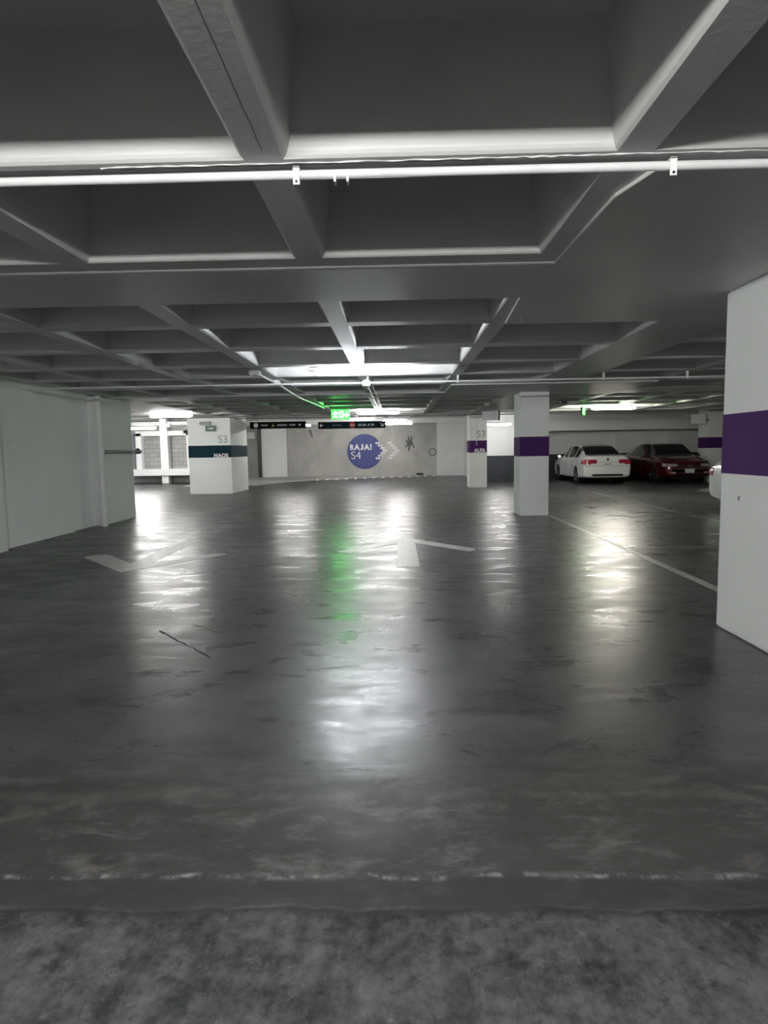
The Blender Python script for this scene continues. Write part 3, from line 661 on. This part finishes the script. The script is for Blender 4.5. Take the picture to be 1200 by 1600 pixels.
def make_car(label, paint, loc, rz, front=False):
    t = thing('car', label, 'car', loc, rz)
    N = 132; rows = []
    xs = [SEDAN[0][0]]
    dens = []
    for i in range(len(SEDAN)-1): dens.append(max(2, int(round((SEDAN[i+1][0]-SEDAN[i][0])/.036))))
    sts = []
    for i, k in enumerate(dens):
        for j in range(k): sts.append(cr(SEDAN, i+j/k))
    sts.append(SEDAN[-1])
    parts = {}
    def keyof(x, seg, z, y):
        ro = None
        for wx in (-1.32, 1.33):
            if seg <= 6 and seg >= 1 and abs(y) > .45 and math.hypot(x-wx, z-.31) < .375: return 'hole'
        if seg == 7 and z > 1.0:
            if -1.30 < x < -.86: return 'glass_quarter'
            if -.80 < x < .02: return 'glass_rear'
            if .10 < x < .95: return 'glass_front'
        if seg in (8, 9) and seg is not None:
            if -1.74 < x < -1.02 and (abs(y) < .62): return 'rear_window'
            if .45 < x < 1.13 and (abs(y) < .66): return 'windshield'
        return 'body'
    faces = []
    for st in sts:
        s_ = section(st); full = [(st[0], -y, z, g) for y, z, g in s_[::-1]] + [(st[0], y, z, g) for y, z, g in s_[1:]]
        rows.append(full)
    bms = {}; maps = {}
    def put(key, quad):
        b = bms.setdefault(key, bmesh.new()); mp = maps.setdefault(key, {})
        vs = []
        for (i, j) in quad:
            if (i, j) not in mp: mp[(i, j)] = b.verts.new(rows[i][j][:3])
            vs.append(mp[(i, j)])
        try: b.faces.new(vs)
        except ValueError: pass
    n = len(rows[0])
    for i in range(len(rows)-1):
        for j in range(n-1):
            a, b_, c, d = rows[i][j], rows[i+1][j], rows[i+1][j+1], rows[i][j+1]
            cx = (a[0]+b_[0]+c[0]+d[0])/4; yy = (a[1]+b_[1]+c[1]+d[1])/4; zz = (a[2]+b_[2]+c[2]+d[2])/4
            seg = a[3] if yy > 0 else d[3]
            k = keyof(cx, seg, zz, yy)
            if k != 'hole': 
                if k.startswith('glass'): k += '_left' if yy > 0 else '_right'
                put(k, [(i, j), (i+1, j), (i+1, j+1), (i, j+1)])
    for i in (0, len(rows)-1):
        put('body', [(i, j) for j in range(n)])
    names = dict(body='body', windshield='windshield', rear_window='rear_window')
    bvh = BVHTree.FromBMesh(bms['body'])
    for k, b in bms.items():
        obj(names.get(k, 'side_window'), b, paint if k == 'body' else 'glass', t, smooth='full')
    # dark underbody with wheel wells
    ub = B(-2.1, 2.1, -.62, .62, .19, .62); obj('underbody', ub, 'black', t)
    # skins laid on the body
    def skin(name, m, axis, us, vs, ok, thick=.012, lift=.004):
        b = bmesh.new(); G = {}
        for i, a in enumerate(us):
            for j, c in enumerate(vs):
                if axis in ('-X', '+X'):
                    s_ = -1 if axis == '-X' else 1; org, dr = Vector((s_*4, a, c)), Vector((-s_, 0, 0))
                else:
                    s_ = -1 if axis == '-Y' else 1; org, dr = Vector((a, s_*3, c)), Vector((0, -s_, 0))
                hit, nor, _, _ = bvh.ray_cast(org, dr)
                if hit is None: continue
                if nor.dot(dr) > 0: nor = -nor
                G[i, j] = (hit + dr*.01, hit - dr*(lift+thick))
        V = {}
        def vv(i, j, q):
            if (i, j, q) not in V: V[i, j, q] = b.verts.new(G[i, j][q])
            return V[i, j, q]
        for i in range(len(us)-1):
            for j in range(len(vs)-1):
                ks = [(i, j), (i+1, j), (i+1, j+1), (i, j+1)]
                if all(k in G for k in ks) and ok((us[i]+us[i+1])/2, (vs[j]+vs[j+1])/2):
                    b.faces.new([vv(*k, 1) for k in ks])
        if not b.faces: b.free(); return None
        for e in [e for e in b.edges if e.is_boundary]:
            k0, k1 = [next(k for k, q in V.items() if q is vtx) for vtx in e.verts]
            b.faces.new((V[k0], V[k1], vv(k1[0], k1[1], 0), vv(k0[0], k0[1], 0)))
        return obj(name, b, m, t, smooth=True)
    ls = lambda a, b, k: [a+(b-a)*i/k for i in range(k+1)]
    # tail lamps (wrap round the corner)
    for s_ in (-1, 1):
        skin('tail_light', 'taillens', '-X', [s_*q for q in ls(.38, .835, 22)], ls(.72, .90, 10), lambda a, c: abs(a) > .40 and (c > .76 or abs(a) > .6) and (c-.90) < (abs(a)-.38)*.1)
        skin('tail_light', 'taillens', '+Y' if s_ > 0 else '-Y', ls(-2.24, -2.04, 8), ls(.74, .89, 8), lambda a, c: True)
        skin('head_light', 'lens', '+X', [s_*q for q in ls(.42, .76, 18)], ls(.59, .71, 10), lambda a, c: c > .62-(abs(a)-.42)*.1)
        skin('head_light', 'lens', '+Y' if s_ > 0 else '-Y', ls(2.0, 2.2, 8), ls(.60, .72, 8), lambda a, c: True)
        skin('fog_light', 'lens', '+X', [s_*q for q in ls(.50, .66, 8)], ls(.36, .42, 5), lambda a, c: True)
        # door seams and handles
        for hx in (-.35, .68): obj('door_handle', bbox(B(hx-.10, hx+.10, s_*.888-.014, s_*.888+.014, .80, .83), .008), paint, t)
        for sx_ in (-.84, .06, 1.0): skin('door_seam', 'black', '+Y' if s_ > 0 else '-Y', [sx_, sx_+.012], ls(.30, .92, 12), lambda a, c: True, .002, .002)
        m_ = obj('wing_mirror', bbox(B(.78, .93, min(s_*.88, s_*1.04), max(s_*.88, s_*1.04), .93, 1.06), .03, 3), paint if front else 'black', t, smooth=True)
        obj('mirror_glass', B(.772, .78, min(s_*.91, s_*1.02), max(s_*.91, s_*1.02), .95, 1.04), 'chrome', m_)
    skin('bumper_seam', 'black', '-X', ls(-.80, .80, 30), [.655, .665], lambda a, c: True, .002, .002)
    skin('trunk_seam', 'black', '-X', ls(-.40, .40, 20), [.80, .808], lambda a, c: True, .002, .002)
    skin('grille', 'black', '+X', ls(-.38, .38, 20), ls(.575, .63, 4), lambda a, c: True, .004)
    skin('lower_grille', 'black', '+X', ls(-.45, .45, 20), ls(.30, .38, 5), lambda a, c: True, .004)
    skin('rear_valance', 'black', '-X', ls(-.55, .55, 20), ls(.30, .37, 4), lambda a, c: True, .004)
    skin('front_emblem', 'chrome', '+X', ls(-.06, .06, 8), ls(.60, .68, 8), lambda a, c: math.hypot(a, (c-.64)*1.3) < .055, .01, .012)
    skin('rear_emblem', 'black', '-X', ls(-.06, .06, 8), ls(.86, .94, 8), lambda a, c: math.hypot(a, (c-.90)) < .045, .01)
    skin('badge_lettering', 'black', '-X', ls(-.13, .13, 14), ls(.715, .745, 2), lambda a, c: int((a+.13)/.0186) % 3 != 2, .003, .003)
    skin('chrome_strip', 'chrome', '+X', ls(-.40, .40, 20), ls(.63, .645, 2), lambda a, c: True, .006)
    if front:
        pl = obj('number_plate', bbox(B(2.335, 2.35, -.17, .17, .38, .53), .004), 'plate', t)
    # wheels
    prof = [(-.105, .20), (-.105, .285), (-.085, .312), (-.03, .318), (.03, .318), (.085, .312), (.105, .285), (.105, .20), (.09, .195)]
    for wx in (-1.32, 1.33):
        for s_ in (-1, 1):
            wh = obj('wheel', lathe(prof, 36), 'tyre', t, loc=(wx, s_*.775, .318), smooth=True)
            rimb = lathe([(s_*.05, .001), (s_*.05, .195), (s_*.095, .205), (s_*.10, .19), (s_*.07, .185), (s_*.07, .001)], 30)
            obj('rim_back', lathe([(s_*.03, .001), (s_*.03, .2)], 24), 'black', wh)
            obj('rim', lathe([(s_*.06, .178), (s_*.10, .182), (s_*.104, .2), (s_*.08, .203)], 30), 'rim', wh, smooth=True)
            sp = bmesh.new()
            for k in range(7):
                a = k*2*math.pi/7; ca, sa = math.cos(a), math.sin(a)
                q = [(-.02, .03), (.02, .03), (.026, .185), (-.026, .185)]
                lo = [sp.verts.new((ca*v_-sa*u_, s_*.07, sa*v_+ca*u_)) for u_, v_ in q]; hi = [sp.verts.new((ca*v_-sa*u_, s_*.092, sa*v_+ca*u_)) for u_, v_ in q]
                sp.faces.new(lo); sp.faces.new(hi)
                for e in range(4): sp.faces.new((lo[e], lo[(e+1) % 4], hi[(e+1) % 4], hi[e]))
            obj('spokes', sp, 'rim', wh); obj('hub_cap', lathe([(s_*.06, .045), (s_*.098, .04), (s_*.10, .001)], 18), 'rim', wh)
            # arch lip
            ar = bmesh.new(); tube(ar, [(wx+.375*math.cos(a), s_*.872, .31+.375*math.sin(a)) for a in [math.pi*(-.05+1.1*i/24) for i in range(25)]], .022, 8)
            obj('wheel_arch', ar, paint, t, smooth=True)
            wl = bmesh.new(); tube(wl, [(wx, s_*.60, .31), (wx, s_*.855, .31)], .372, 28, caps=False)
            wb_ = obj('wheel_well', wl, 'black', t)
    return t
# local +x is the front of the car
make_car('white sedan parked with its tail lamps towards the camera', 'carwhite', (7.66, 25.72, 0), math.pi/2)
make_car('dark red sedan parked nose out beside the white sedan', 'carred', (10.50, 25.50, 0), -math.pi/2, True)
make_car('white car mostly hidden behind the nearest right pillar', 'carwhite', (7.50, 11.52, 0), -math.pi/2, True)
